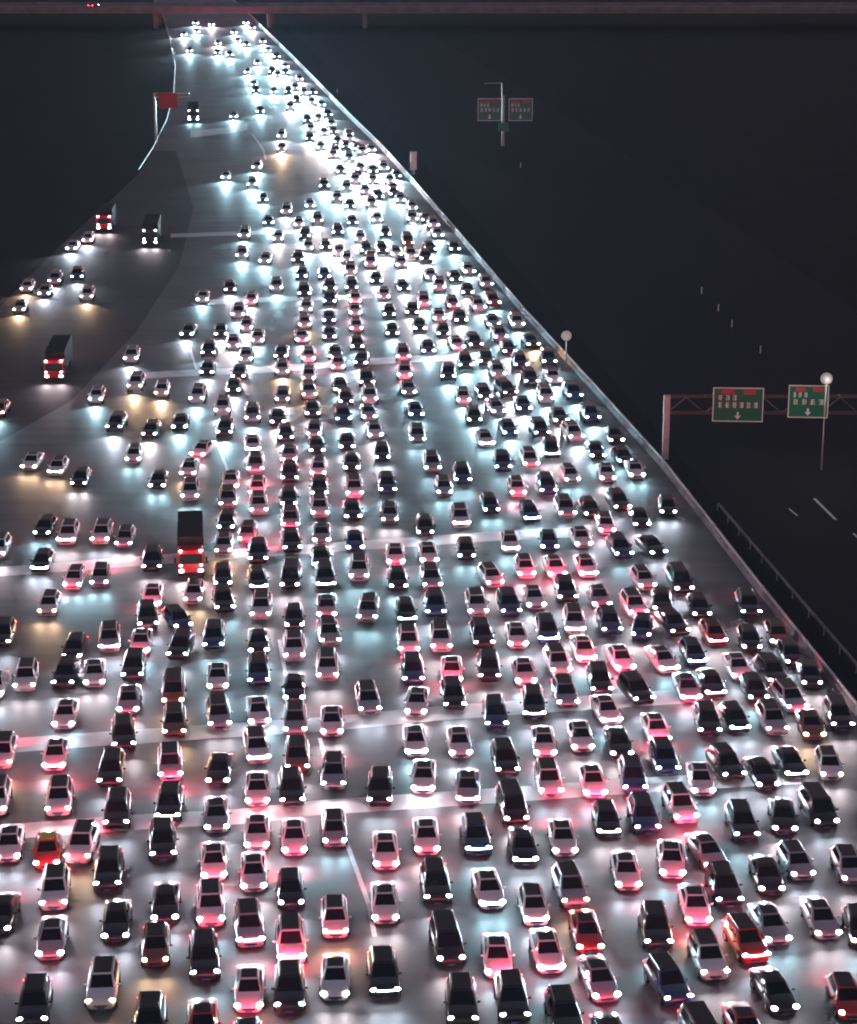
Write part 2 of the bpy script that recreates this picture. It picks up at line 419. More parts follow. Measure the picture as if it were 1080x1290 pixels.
# reflector posts along the dark carriageway
pm = G().add(*box(-.08, .08, -.06, .06, 0, 1.0, .02)).mesh('reflector_post', [M_WHITE])
for i, (u, v, w) in enumerate(((425, 117, 'beside the top stretch of barrier'), (656, 211, 'nearest the foot of the twin board sign'), (884, 370, 'highest of the four in a slanting row'),
        (905, 392, 'second from the top of the slanting row'), (922, 412, 'third from the top of the slanting row'), (958, 445, 'lowest of the row, close above the gantry'))):
    o = link('reflector_post', pm); o.location = at(u, v)
    tag(o, 'small white reflector post ' + w, 'post', 'reflector posts along the dark carriageway')

# ------------------------------------------------------------------ vehicles
# stations: x, half width, underside, shoulder, top ; cabin: belt z, roof z, rear belt, rear roof, front roof, front belt, half widths
CARS = {
 'sedan': dict(L=4.75, st=[(-2.37, .66, .38, .72, .82), (-2.28, .82, .28, .84, .96), (-1.7, .895, .2, .92, 1.04), (-.6, .91, .18, .93, 1.0),
      (.95, .91, .18, .91, .98), (1.55, .89, .18, .84, .91), (2.05, .84, .2, .74, .81), (2.28, .74, .26, .64, .70), (2.37, .60, .34, .52, .56)],
      cab=(.96, 1.44, -1.8, -1.0, .22, 1.12, .80, .60)),
 'hatchback': dict(L=4.25, st=[(-2.12, .68, .38, .80, .92), (-2.05, .82, .28, .90, 1.02), (-1.5, .875, .2, .94, 1.04), (-.5, .89, .18, .94, 1.01),
      (.9, .89, .18, .92, .99), (1.45, .87, .18, .86, .93), (1.88, .82, .2, .76, .83), (2.06, .72, .26, .66, .72), (2.12, .58, .34, .54, .58)],
      cab=(.98, 1.50, -2.0, -1.6, .28, 1.12, .79, .61)),
 'suv': dict(L=4.7, st=[(-2.35, .70, .45, .92, 1.06), (-2.28, .86, .34, 1.02, 1.14), (-1.6, .93, .26, 1.06, 1.16), (-.5, .94, .25, 1.06, 1.12),
      (.95, .94, .25, 1.04, 1.10), (1.6, .92, .26, 1.0, 1.06), (2.08, .88, .28, .92, .99), (2.28, .78, .34, .80, .86), (2.35, .64, .42, .66, .70)],
      cab=(1.08, 1.70, -2.22, -1.85, .30, 1.10, .84, .66)),
 'minivan': dict(L=5.0, st=[(-2.5, .74, .42, 1.0, 1.1), (-2.43, .88, .3, 1.08, 1.16), (-1.6, .94, .22, 1.1, 1.18), (-.2, .94, .2, 1.1, 1.16),
      (1.3, .94, .2, 1.04, 1.10), (1.85, .92, .22, .94, 1.0), (2.25, .87, .24, .82, .88), (2.42, .78, .3, .70, .75), (2.5, .62, .4, .56, .6)],
      cab=(1.08, 1.80, -2.42, -2.15, .72, 1.62, .86, .70)),
}
def body_geo(T, g):
    rs = []
    for x, hw, zb, zs, zt in T['st']:
        half = [(0, zb), (hw * .8, zb), (hw * .96, zb + .1), (hw, (zb + zs) * .52), (hw * .975, zs), (hw * .88, zt - .01), (hw * .5, zt + .02), (0, zt + .03)]
        pts = half + [(-a, b) for a, b in reversed(half[1:-1])]
        rs.append([(x, a, b) for a, b in pts])
    # each ring runs anticlockwise seen from behind
    g.add(*rings(rs), 0, True)
    zb, zr, xr, rr, rf, xf, hb, hr = T['cab']
    def rect(t, extra=0.0, dz=0.0):
        a, b, h, z = xr + (rr - xr) * t + extra, xf + (rf - xf) * t - extra, hb + (hr - hb) * t - extra * .7, zb + (zr - zb) * t + dz
        c = .10; out = []
        for sx, sy, a0 in ((b - c, h - c, 0), (a + c, h - c, 90), (a + c, -h + c, 180), (b - c, -h + c, 270)):
            for k in range(4):
                an = R(a0 + 30 * k); out.append((sx + c * math.cos(an), sy + c * math.sin(an), z))
        return out
    g.add(*rings([rect(-.12), rect(0), rect(.5), rect(.93), rect(1.0, .05, -.005), rect(1.0, .22, .02)]), 0, True)
    return g
def corners(T):
    zb, zr, xr, rr, rf, xf, hb, hr = T['cab']
    return dict(fb=lambda s: (xf, s * hb, zb), ft=lambda s: (rf, s * hr, zr), rb=lambda s: (xr, s * hb, zb), rt=lambda s: (rr, s * hr, zr))
LENS_R = {'sedan': (.20, .24, .065), 'hatchback': (.18, .19, .085), 'suv': (.13, .24, .07), 'minivan': (.18, .20, .10)}
def car_parts(kind):
    """list of (part name, material key, geometry)"""
    T = CARS[kind]; c = corners(T); L = T['L']; out = []
    zb, zr, xr, rr, rf, xf, hb, hr = T['cab']
    out.append(('body', 'paint', body_geo(T, G())))
    out.append(('windscreen', 'glass', G().add(*slab(c['fb'](-1), c['fb'](1), c['ft'](1), c['ft'](-1), .004, .03, .07, .93, .06, .90))))
    out.append(('rear_window', 'glass', G().add(*slab(c['rb'](1), c['rb'](-1), c['rt'](-1), c['rt'](1), .004, .03, .09, .91, .12, .88))))
    for s in (1, -1):
        a, b, d, e = (c['fb'](s), c['rb'](s), c['rt'](s), c['ft'](s)) if s > 0 else (c['rb'](s), c['fb'](s), c['ft'](s), c['rt'](s))
        out.append(('side_window', 'glass', G().add(*slab(a, b, d, e, .004, .03, .12, .88, .14, .86))))
    out.append(('roof_shade', 'roofshade', G().add(*box(rr + .10, rf - .09, -hr + .11, hr - .11, zr + .0, zr + .032, .01))))  # dark panel added to keep the roof looking unlit
    if kind == 'suv':
        for s in (1, -1):
            out.append(('roof_rail', 'chrome', G().add(*tube((rr + .1, s * (hr - .05), zr + .055), (rf - .1, s * (hr - .05), zr + .055), .025, n=5))))
    zh = T['st'][6][3] - .02; hw = T['st'][6][1]; xh = L / 2 - .17
    for s in (1, -1):
        g = G().add(*ball(0, 0, 0, *LENS_R[kind]), 0, True, Matrix.Translation((xh, s * (hw - .17), zh)) @ Matrix.Rotation(-s * .45, 4, 'Z') @ Matrix.Rotation(.25, 4, 'Y'))
        out.append(('headlight', 'lens', g))
    zt = T['st'][1][3] - .02; hwr = T['st'][1][1]
    for s in (1, -1):
        out.append(('taillight', 'tail', G().add(*ball(-L / 2 + .09, s * (hwr - .17), zt, .10, .20, .10), 0, True)))
    for s in (1, -1):
        g = G().add(*ball(xf - .38, s * (hb + .20), zb + .06, .09, .11, .08), 0, True)
        g.add(*tube((xf - .34, s * (hb + .02), zb), (xf - .37, s * (hb + .14), zb + .03), .03, n=5))
        out.append(('wing_mirror', 'paint', g))
    zg = T['st'][7][2]
    out.append(('grille', 'trim', G().add(*box(L / 2 - .16, L / 2 - .0, -.42, .42, zg + .16, zg + .33, .03))))
    out.append(('number_plate', 'plate', G().add(*box(L / 2 - .10, L / 2 + .02, -.22, .22, zg + .05, zg + .15))))
    wr = .33 if kind in ('sedan', 'hatchback') else .37
    for x in (L * .29, -L * .29):
        for s in (1, -1):
            y = T['st'][3][1] - .10
            g = G().add(*tube((x, s * (y - .1), wr), (x, s * (y + .125), wr), wr, n=14))
            g.add(*tube((x, s * (y + .12), wr), (x, s * (y + .135), wr), wr * .62, n=10), 1)
            out.append(('wheel', 'tyre', g))
    return out

PARTS = {k: car_parts(k) for k in CARS}
_cache = {}
def part_mesh(kind, i, col, tint, brake, hide_wheels=False):
    name, mk, g = PARTS[kind][i]
    key = (kind, i, col if mk == 'paint' else tint if mk == 'lens' else brake if mk == 'tail' else 0)
    if key not in _cache:
        m = {'paint': PAINT[col], 'glass': GLASS, 'lens': LENS[tint], 'tail': BRAKE if brake else TAIL, 'tyre': TYRE, 'trim': TRIM, 'plate': PLATE, 'chrome': CHROME, 'roofshade': ROOFSHADE}[mk]
        _cache[key] = g.mesh(name, [m, CHROME] if mk == 'tyre' else [m])
    return name, _cache[key]

# lamps ------------------------------------------------------------------------------------------------
_lamp = {}
def lamp_data(kind, tint, watts):
    key = (kind, tint, watts)
    if key not in _lamp:
        if kind == 'head':
            d = bpy.data.lights.new('headlamp', 'SPOT')
            d.spot_size = R(124); d.spot_blend = 1.0; d.shadow_soft_size = 0.06
        else:
            d = bpy.data.lights.new('tail_lamp', 'AREA')
            d.shape = 'RECTANGLE'; d.size = 1.3; d.size_y = 0.1
        d.energy = watts; d.color = tint if isinstance(tint, tuple) else TINT[tint]
        _lamp[key] = d
    return _lamp[key]
def put_lamp(name, data, M, local, aim):
    o = bpy.data.objects.new(name, data)
    sc.collection.objects.link(o)
    q = Vector(aim).to_track_quat('-Z', 'Y')
    o.matrix_world = M @ Matrix.Translation(local) @ q.to_matrix().to_4x4()
    return o

# ------------------------------------------------------------------ where every car stands, read off the photograph
# tile origin x, y, scale, then: u,v,code[,type][,tint][,tilt]   u,v = middle of the headlight pair in the tile
TILES = '''
0 1130 5.4|-20,215,D;340,385,R;220,850,D,s;785,265,D;685,725,W,s,w
180 1130 5.4|150,140,D;85,430,o,h,w;465,165,R;425,530,D,s;735,305,R;720,740,R,e,w;1010,40,D;1015,420,R;1000,750,D,s;410,985,r,e;715,1120,S,h;40,980,D,s
360 1130 5.4|340,235,R,h,w;335,660,R,e;680,140,W,e;680,650,D,s,k
540 1130 5.4|65,15,D,s;155,425,D,v;235,845,D,s;480,510,R,e;590,820,D,s;435,40,W,e;735,150,W,h;835,475,R,e;960,930,D,s
720 1130 5.4|130,340,r,e;240,670,R,e;310,1090,D;595,320,D,s;730,700,B,s;870,160,R,e,w;980,1090,o,v
880 1130 5.4|115,525,W,s;390,405,r,s;545,285,S,e;895,245,R,e;590,755,D,e;1050,790,r,h;1120,300,D;255,1000,S,h;380,1010,r,e
0 990 5.4|-40,170,W;50,480,R,e;320,525,r,t;395,170,R,s;530,490,R,s,w;365,810,W,s;790,265,D,s;725,680,D,s
180 990 5.4|170,215,D;140,475,D,s,k;505,280,S,e;485,605,R,e;780,100,R,e;775,400,W,e;755,680,W,e;1020,110,D,s
360 990 5.4|60,435,R,e;335,375,S,h;640,110,D,s,k;685,530,R,e;965,430,R,e;935,15,R,e
540 990 5.4|270,85,R,e;600,230,D,v;340,440,B,s,c;660,500,D,e;835,45,R,s;930,440,W,e;1000,795,S,s,w
720 990 5.4|165,45,R,e;255,310,D;435,25,B,s;520,295,B,s;795,220,R,s;990,535,S,e;390,670,R,e;690,590,R,e
880 990 5.4|330,345,D,s;590,290,D,e;875,250,D,v;500,700,D,e;715,600,S,h;1060,630,S,h;215,790,D,s
0 850 5.4|165,85,R,s;430,65,D,s;640,50,W,e;-50,130,W;430,335,W,e;0,610,R,s,w;365,615,R,e;745,735,D,s;845,485,D,s;870,235,R,e
180 850 5.4|205,180,o,v,w;215,400,o,s,w;190,690,R,s;510,75,W,e;525,345,S,s;510,720,D,e,k;790,50,B,s;795,315,W,e;790,575,W,s;1030,155,D,e
360 850 5.4|65,385,S,s;80,640,o,s;285,15,R,s;315,385,R,e;575,245,S,s;325,755,S,s;870,40,B,s;885,250,W,e;890,520,W,e
540 850 5.4|160,30,R,e;180,215,D,s;415,20,D,s;665,40,R,e;220,530,W,e;465,345,B,s,c;720,275,D;540,660,D,s;950,200,S,s;795,530,R,e
720 850 5.4|80,490,W,e;215,110,D,s;490,175,D,s;815,150,R,e;275,305,W,e;605,435,R,e;960,390,D,s;345,535,D;660,650,B,s,c;950,785,W,e
880 850 5.4|120,120,D;270,360,D,h;420,150,D,h;540,380,S,s;700,190,r,e;790,405,o,e,w;910,680,W,h;670,670,D,e;240,690,D,s;420,750,D,e
0 720 5.4|490,90,R,h;675,75,S,h;320,270,W,h,w;0,490,D,s;490,575,D;745,520,S,s,k;950,535,R,e;900,715,D,s
180 720 5.4|60,215,R,e;340,190,W,h,w;545,80,D,h;560,255,D,s;255,370,B,h,k,0.9;235,575,D,s,k,-0.45;480,510,B,s,c;790,100,D,h;1000,95,D,v;800,300,W,s;60,365,D,s;790,535,D,e
360 720 5.4|60,365,D;275,95,D;500,40,W,s,c;280,290,R,e;555,320,S,s,c;305,480,S,s;60,582,W,s;770,100,D,h;1000,100,S,s;830,320,D,h;840,538,R,s
540 720 5.4|50,285,B,s;90,520,W,s;455,75,W,h,n,0.6;670,15,R,h;880,15,R,e;340,280,W,s;565,280,B,s;735,225,W,e;950,185,D;380,495,D,s;610,490,R,e;820,465,B,s;1000,400,W,s;905,680,W,s
720 720 5.4|120,10,R,e;210,220,R,e;280,405,B,s,k;460,290,R,s,n,0.7;520,95,W,h,n,0.7;620,250,D,h;770,120,D,v;890,290,D,h,n,0.6;500,430,B,h;715,412,D,s;670,655,W,e;860,608,B,h,c;1000,470,r,h;105,585,R,e;370,650,R,e
880 720 5.4|360,285,D,s;365,515,D,h;655,605,D,h;545,750,D,s;300,710,W,e
0 590 5.4|285,440,D;450,495,W;680,492,W;840,512,R;270,678,D;-30,590,W
180 590 5.4|320,198,W;595,118,W;580,250,S;565,400,D,h,c;555,560,W,h,w;60,680,D;700,480,R,h;775,165,R;790,292,W;785,625,D;1000,75,D;995,240,D,h,c;1005,392,R;1020,550,D
360 590 5.4|230,178,D;235,312,W;245,487,S;245,653,D;470,178,R;460,327,D;475,538,B;695,155,B;710,348,S;750,633,R;950,436,D,h,c;980,623,W
540 590 5.4|110,163,S,h,c;235,88,B;225,380,W;260,596,D;430,283,D,h,c;612,165,R;708,338,B,h,c;562,543,W;818,160,B;948,315,S;825,533,B
720 590 5.4|250,65,W;145,310,D;350,272,D;245,420,R;482,380,D;85,512,W;360,592,B,s,c;595,570,D;120,690,R;660,298,D
0 460 5.4|-20,325,r;650,232,W;915,150,W,h,w;775,430,D;1015,470,D;905,640,W,h,c;195,690,W,h,w;375,725,W,h,w;535,805,D
180 460 5.4|125,190,W,h,w;435,48,D;650,75,D;615,170,D;365,235,W,h,c;540,315,W;250,420,D;555,465,D,h,c;370,605,R,h,n,-1.0;305,735,W,h,w;97,820,D;747,368,R;750,568,W;767,714,R;950,233,S;920,385,D;975,493,D;995,640,R
360 460 5.4|155,88,W,h,w;165,208,W,h,w;185,328,D;192,468,S;215,580,D;220,735,R;378,165,D;412,248,D;395,375,B;418,555,D;450,698,D;555,125,D;575,238,W;570,350,S;612,473,W;660,628,D;810,75,R;842,184,S,h,c;892,335,B;900,513,S,h,c;1002,708,S,s,c
540 460 5.4|135,85,D;480,68,W;240,238,R;390,213,D;560,195,D,h,n,1.3;480,313,S,h,c;655,295,B;315,373,D,h,c;558,458,B;400,530,W;775,470,D;840,612,D;700,680,R;510,702,B,s,c;980,778,W,h,c;705,118,D;805,235,W;860,100,W;1000,216,B,s,c;905,375,D;1010,495,W
690 460 5.4|310,366,B,h,c;345,615,D;470,510,D;540,668,D;430,758,D;600,730,W
0 330 5.4|590,243,W,h,w;525,108,D;890,665,W;300,215,S;370,135,S
180 330 5.4|405,255,W;595,190,D;298,492,D;532,490,D;648,364,W;735,270,R;910,183,W;705,448,W;780,532,W;615,568,W;445,627,D,h,c;700,658,W;940,640,D;950,745,W,h,w
360 330 5.4|108,98,B;128,222,D;138,323,W;130,428,W,h,w;113,527,R;158,657,R;265,100,B;305,188,D,h,c;298,275,B;295,398,B;298,510,B;338,640,D;357,712,W;440,75,W,h,c;450,182,D;475,265,R;475,345,R;482,452,R;488,577,D;510,686,D;620,130,D;668,235,W;705,358,D;727,486,D,h,c;802,652,R;808,183,D;578,15,R;790,18,W;975,100,D;945,290,R;860,340,D;915,452,D;975,605,D,h,c
540 330 5.4|75,178,R;75,382,R;190,120,D;20,105,W;268,208,D;280,65,W;400,160,W;172,297,R;350,316,W;450,285,r;225,395,D;105,488,D;445,425,S,h,c;205,578,R;325,570,D;495,518,S,h,c;610,432,W;255,710,D;395,685,D;555,608,D;632,708,D;715,560,D,h,w;825,686,D
0 200 5.4|595,555,W
180 200 6.75|705,158,W,h,c;968,80,W;930,225,W;862,660,W;842,830,W
320 200 6.75|75,350,D,h,c;125,545,B,h,c;205,680,W;90,870,W;685,105,D;600,240,D;790,260,S;890,155,S;955,280,W;705,350,W;820,405,D;480,400,W;275,455,W;385,560,R;540,535,R;840,545,D,h,c;430,665,D;460,760,W;715,635,B;905,685,W;620,755,D;715,800,W;375,870,D;1005,395,W;1050,520,W,h,c;960,790,D;790,860,W;1000,850,D
440 200 6.75|350,190,W;385,300,D,h,c;310,645,D,h,c;540,520,W;505,720,o,v,w;700,770,D;760,650,W;900,770,D;660,520,D;722,572,W;330,790,D;430,810,W;600,860,D;520,835,W
180 100 8.3|950,390,W,h,c
300 100 8.3|190,125,D,h,c;235,335,D,h,c;530,135,D;620,230,D;770,140,D;860,270,W;945,380,D;730,440,D;750,620,D;995,550,D;455,735,W,s,w;455,600,W;1030,740,D
400 100 8.3|340,630,W;195,750,D;490,760,W;550,740,W
180 0 4.5|265,290,W,h,c;425,300,D,h,c;300,135,W;390,140,W;585,130,W,h,c;520,185,W,h,c;590,255,D;680,240,W,h,c;760,325,D;735,410,D;810,380,W;890,450,W;595,410,W,h,c;630,480,W,h,c
0 0 1|410,168,W;426,179,D;440,170,W;452,188,D;467,191,W;440,201,W;456,213,W;430,216,D;470,216,D;484,213,W;1022,858,D,h;985,812,o,h;1068,966,S,s;33,364,W,h,w;24,390,S,h,w;90,313,W,h;1062,915,D,s;1004,893,S,s;300,52,W;325,80,W;318,36,W;290,70,W,h,c;338,64,W;360,92,D;345,116,W;366,136,W;385,118,W;402,150,W;418,158,W;392,164,W;405,186,W;420,196,W;436,186,D;470,228,W;448,228,W;500,222,D;496,238,W;460,240,W;478,248,D;505,252,W;520,262,W;350,95,W;372,112,W;395,130,W;248,40,W;232,44,W;275,55,W
'''
KIND = {'s': 'suv', 'e': 'sedan', 'h': 'hatchback', 'v': 'minivan', 't': 'sedan'}
TILT = {  # image tilt (dx per dy, towards the bottom right positive) of the queues: y -> [(x, tilt)]
 1250: [(0, -.2), (250, 0), (450, .06), (620, .2), (740, .27), (870, .40), (1000, .50), (1080, .55)],
 900: [(0, -.22), (150, -.12), (330, 0), (520, .08), (650, .2), (800, .38), (900, .48), (1000, .52)],
 700: [(0, -.6), (100, -.5), (165, -.4), (190, -.2), (330, 0), (450, .03), (540, .1), (620, .3), (700, .38), (780, .5), (860, .6)],
 550: [(0, -.6), (100, -.6), (170, -.4), (230, -.25), (320, 0), (400, .03), (480, .1), (560, .18), (640, .45), (700, .55), (790, .75)],
 400: [(60, -.6), (120, -.5), (240, -.5), (270, -.35), (320, -.2), (380, 0), (450, .05), (500, .1), (560, .25), (620, .55), (680, .8)],
 250: [(100, -.5), (200, -.3), (300, -.1), (380, 0), (450, .15), (520, .5), (560, .8)],
 100: [(240, -.02), (320, .15), (380, .5), (430, .9)],
 20: [(240, 0), (310, .3)],
}
def lerp_list(L, x):
    if x <= L[0][0]: return L[0][1]
    for (a, p), (b, q) in zip(L, L[1:]):
        if x <= b: return p + (q - p) * (x - a) / (b - a)
    return L[-1][1]
def tilt(x, y):
    ys = sorted(TILT)
    if y <= ys[0]: return lerp_list(TILT[ys[0]], x)
    for a, b in zip(ys, ys[1:]):
        if y <= b:
            t = (y - a) / (b - a)
            return lerp_list(TILT[a], x) * (1 - t) + lerp_list(TILT[b], x) * t
    return lerp_list(TILT[ys[-1]], x)

cars = []
for line in TILES.strip().split('\n'):
    head, rest = line.split('|'); ox, oy, s = map(float, head.split())
    for e in rest.split(';'):
        w = e.split(','); u, v = ox + float(w[0]) / s, oy + float(w[1]) / s
        cars.append([u, v, w[2], w[3] if len(w) > 3 else None, w[4] if len(w) > 4 else None, float(w[5]) if len(w) > 5 else None])
# the same car read in two neighbouring tiles counts once
uniq = []
for c in sorted(cars, key=lambda c: -c[1]):
    pc = at(c[0], c[1], .65)
    if any((pc - at(d[0], d[1], .65)).length < (2.0 if c[1] > 300 else 1.6) for d in uniq): continue
    uniq.append(c)
cars = []
for u, v, code, typ, tint, tl in uniq:
    red = code == 'R'
    col = 'W' if red else code
    if red and random.random() < .25: col = 'S'
    rr = random.random()
    kind = KIND[typ] if typ and (v > 600 or typ in 'sv') else random.choice(['sedan', 'sedan', 'hatchback', 'suv', 'suv'])
    if v <= 600 and typ == 'h': kind = random.choice(['hatchback', 'sedan', 'suv'])
    tint = tint or random.choice('nnnkkkcc' if v > 640 else 'nkkkccc' if v > 330 else 'kkcccn')
    p = at(u, v, .68); t = tilt(u, v) if tl is None else tl
    q = at(u + t * 12, v + 12, .68)
    h = (q - p); h.z = 0; h.normalize()
    ja = random.gauss(0, .035 if u < 760 else .075); h = Matrix.Rotation(ja, 3, 'Z') @ h
    L = CARS[kind]['L']
    c = p - h * (L / 2 - .17); c.z = 0
    cars.append(dict(u=u, v=v, code=code, taxi=typ == 't', kind=kind, col=col, tint=tint, c=c, h=h, L=L, red=red, brake=False))
# push apart cars that would touch
for it in range(60):
    moved = 0
    for i, a in enumerate(cars):
        for b in cars[i + 1:]:
            d = b['c'] - a['c']
            if abs(d.x) > 6 or abs(d.y) > 6: continue
            hh = (a['h'] + b['h']).normalized(); sd = Vector((-hh.y, hh.x, 0))
            lo, la = d.dot(hh), d.dot(sd)
            need_l, need_s = (a['L'] + b['L']) / 2 + .5, 2.12 + 1.6 * abs(a['h'].cross(b['h']).z)
            ol, os_ = need_l - abs(lo), need_s - abs(la)
            if ol > 0 and os_ > 0:
                moved += 1
                if ol * .5 < os_ or os_ > 1.3:
                    m = hh * (ol * .52 * .5 * (1 if lo > 0 else -1))
                else:
                    m = sd * (os_ * .52 * .5 * (1 if la > 0 else -1))
                a['c'] -= m; b['c'] += m
    if not moved: break
for a in cars:
    a['u'], a['v'] = to_px(a['c'] + Vector((0, 0, .7)))
# the car ahead of each red-lit bonnet is braking
for a in cars:
    if not a['red']: continue
    best = None
    for b in cars:
        if b is a: continue
        d = b['c'] - a['c']; lo = d.dot(a['h']); la = abs(d.dot(Vector((-a['h'].y, a['h'].x, 0))))
        if 3 < lo < 16 and la < 2.0 and (best is None or lo < best[0]): best = (lo, b)
    if best: best[1]['brake'] = True
    else: a['red'] = False
def in_frame(a):
    u, v = to_px(a['c'] + Vector((0, 0, 1.3)))
    return -22 < u < 1102 and v < 1306
cars = [a for a in cars if in_frame(a)]
cars.sort(key=lambda a: a['c'].y)

NEAR = 294
near, far = cars[:NEAR], cars[NEAR:]

# ------------------------------------------------------------------ labels
ORD = ['', 'first', 'second', 'third', 'fourth', 'fifth', 'sixth', 'seventh', 'eighth', 'ninth', 'tenth', 'eleventh', 'twelfth', 'thirteenth', 'fourteenth',
       'fifteenth', 'sixteenth', 'seventeenth', 'eighteenth', 'nineteenth', 'twentieth'] + ['twenty-' + w for w in
       ('first', 'second', 'third', 'fourth', 'fifth', 'sixth', 'seventh', 'eighth', 'ninth')] + ['thirtieth'] + ['thirty-' + w for w in
       ('first', 'second', 'third', 'fourth', 'fifth', 'sixth', 'seventh', 'eighth', 'ninth')]
def zone(a):
    for k in (1, 2, 3):
        if a['v'] > lerp_list(BANDS[k], a['u']): return k
    return 4
def colour_word(a):
    return {'W': 'white', 'S': 'silver', 'D': 'black', 'B': 'dark blue', 'r': 'red', 'o': 'brown'}[a['col']]
YREF = {1: 1150, 2: 965, 3: 800, 4: 640}
for z in (1, 2, 3, 4):
    zc = [a for a in near if zone(a) == z]
    for a in zc:
        a['xr'] = a['u'] + tilt(a['u'], a['v']) * (YREF[z] - a['v'])
    zc.sort(key=lambda a: a['xr'])
    if z == 2:
        for i, a in enumerate(zc): a['pos'] = (i + 1, None)
        for a in zc: a['n'] = len(zc)
        continue
    cols = []; gap = {1: 26, 3: 20, 4: 15}[z]
    for a in zc:
        if cols and a['xr'] - sum(b['xr'] for b in cols[-1]) / len(cols[-1]) < gap: cols[-1].append(a)
        else: cols.append([a])
    for k, cl in enumerate(cols):
        cl.sort(key=lambda a: -a['v'])
        for i, a in enumerate(cl): a['pos'] = (k + 1, i + 1); a['n'] = len(cols)
def side(k, n):
    return f'{ORD[k]} column from the left' if k <= n / 2 + 1 else (f'{ORD[n + 1 - k]} column from the right' if k < n else 'outermost column on the right')
def car_label(a):
    k, i = a['pos']; z = zone(a)
    if a['taxi']: return 'red taxi with a yellow roof under the lowest white road band'
    s = f"{colour_word(a)} {a['kind']}"
    if a['red']: s += ' with red lit bonnet'
    if z == 2:
        e = f'{ORD[k]} from the left' if k <= a['n'] / 2 + 1 else f"{ORD[a['n'] + 1 - k]} from the right"
        return s + ' between the two lowest white bands, ' + e
    e = side(k, a['n'])
    if z == 1: return s + f', {ORD[i]} from the bottom, ' + e
    return s + f", {ORD[i]} above the {'second-lowest' if z == 3 else 'third-lowest'} band, " + e

# ------------------------------------------------------------------ build the cars
def car_matrix(a):
    return Matrix.Translation(a['c'] + Vector((0, 0, .012))) @ Matrix.Rotation(math.atan2(a['h'].y, a['h'].x), 4, 'Z')
def car_lamps(a, one=False):
    M = car_matrix(a); T = CARS[a['kind']]; xh = a['L'] / 2 + .10; zh = T['st'][6][3] - .02
    if one:
        put_lamp('headlamp', lamp_data('head', a['tint'], FAR_W * (7.0 if a['v'] < 130 else 4.5 if a['v'] < 240 else 1.8 if a['v'] < 330 else 1.0)), M, (xh, 0, zh), (1, 0, .10))
    else:
        for s in (1, -1):
            put_lamp('headlamp', lamp_data('head', a['tint'], HEAD_W), M, (xh, s * .62, zh + .12), (1, 0, .10))
    put_lamp('tail_lamp', lamp_data('tail', (1.0, .05, .12), (BRAKE_W * random.choice((.6, 1.0, 1.0, 2.6)) if a['brake'] else TAIL_W) * (12 if a['v'] < 62 else 1)), M, (-a['L'] / 2 - .06, 0, T['st'][1][3] + .12), (-1, 0, -.05))
for a in near:
    root = bpy.data.objects.new(a['kind'], None)
    root.empty_display_size = .5
    sc.collection.objects.link(root)
    root.matrix_world = car_matrix(a)
    tag(root, car_label(a), 'car', 'cars queuing bumper to bumper on the motorway')
    for i, (pn, mk, g) in enumerate(PARTS[a['kind']]):
        if (pn == 'wheel' and a['v'] < 1000) or (pn in ('number_plate', 'roof_rail') and a['v'] < 860): continue
        if a['taxi'] and pn == 'roof_shade': continue
        n, me = part_mesh(a['kind'], i, a['col'], a['tint'], a['brake'])
        link(n, me, root)
    if random.random() < .16:
        T = CARS[a['kind']]; zh = T['st'][6][3] - .05; xb = a['L'] / 2 - .05
        part('light_bar', G().add(*tube((xb, -.55, zh), (xb + .03, 0, zh), .035, n=6)).add(*tube((xb + .03, 0, zh), (xb, .55, zh), .035, n=6)), LENS[a['tint']], root)
    if a['taxi']:
        T = CARS['sedan']; zb, zr, xr, rr, rf, xf, hb, hr = T['cab']
        part('roof_panel', G().add(*box(rr + .1, rf - .1, -hr + .1, hr - .1, zr + .01, zr + .04, .01)), PAINT['y'], root)
    car_lamps(a)
# cars past the 300 that show largest: one object
def far_cars():
    g = G(); mats = list(PAINT.values()) + [GLASS] + list(LENS.values()) + [TAIL, BRAKE, TRIM, TYRE, PLATE]
    pk, lk = list(PAINT), list(LENS); b = len(pk)
    for a in far:
        M = car_matrix(a)
        for pn, mk, pg in PARTS[a['kind']]:
            if pn in ('grille', 'number_plate', 'roof_rail', 'x'): continue
            mi = {'roofshade': b, 'paint': pk.index(a['col']), 'glass': b, 'lens': b + 1 + lk.index(a['tint']), 'tail': b + 5 + (1 if a['brake'] else 0), 'tyre': b + 8}.get(mk, b + 7)
            o = len(g.v)
            g.v += [tuple(M @ Vector(p)) for p in pg.v]
            g.f += [tuple(i + o for i in f) for f in pg.f]
            g.m += [mi] * len(pg.f); g.sm += pg.sm
        car_lamps(a, True)
    o = link('distant_cars', g.mesh('distant_cars', mats))
    tag(o, 'dense mass of distant cars with headlights on, filling the road towards the bridge', 'cars', None, 'stuff')
far_cars()

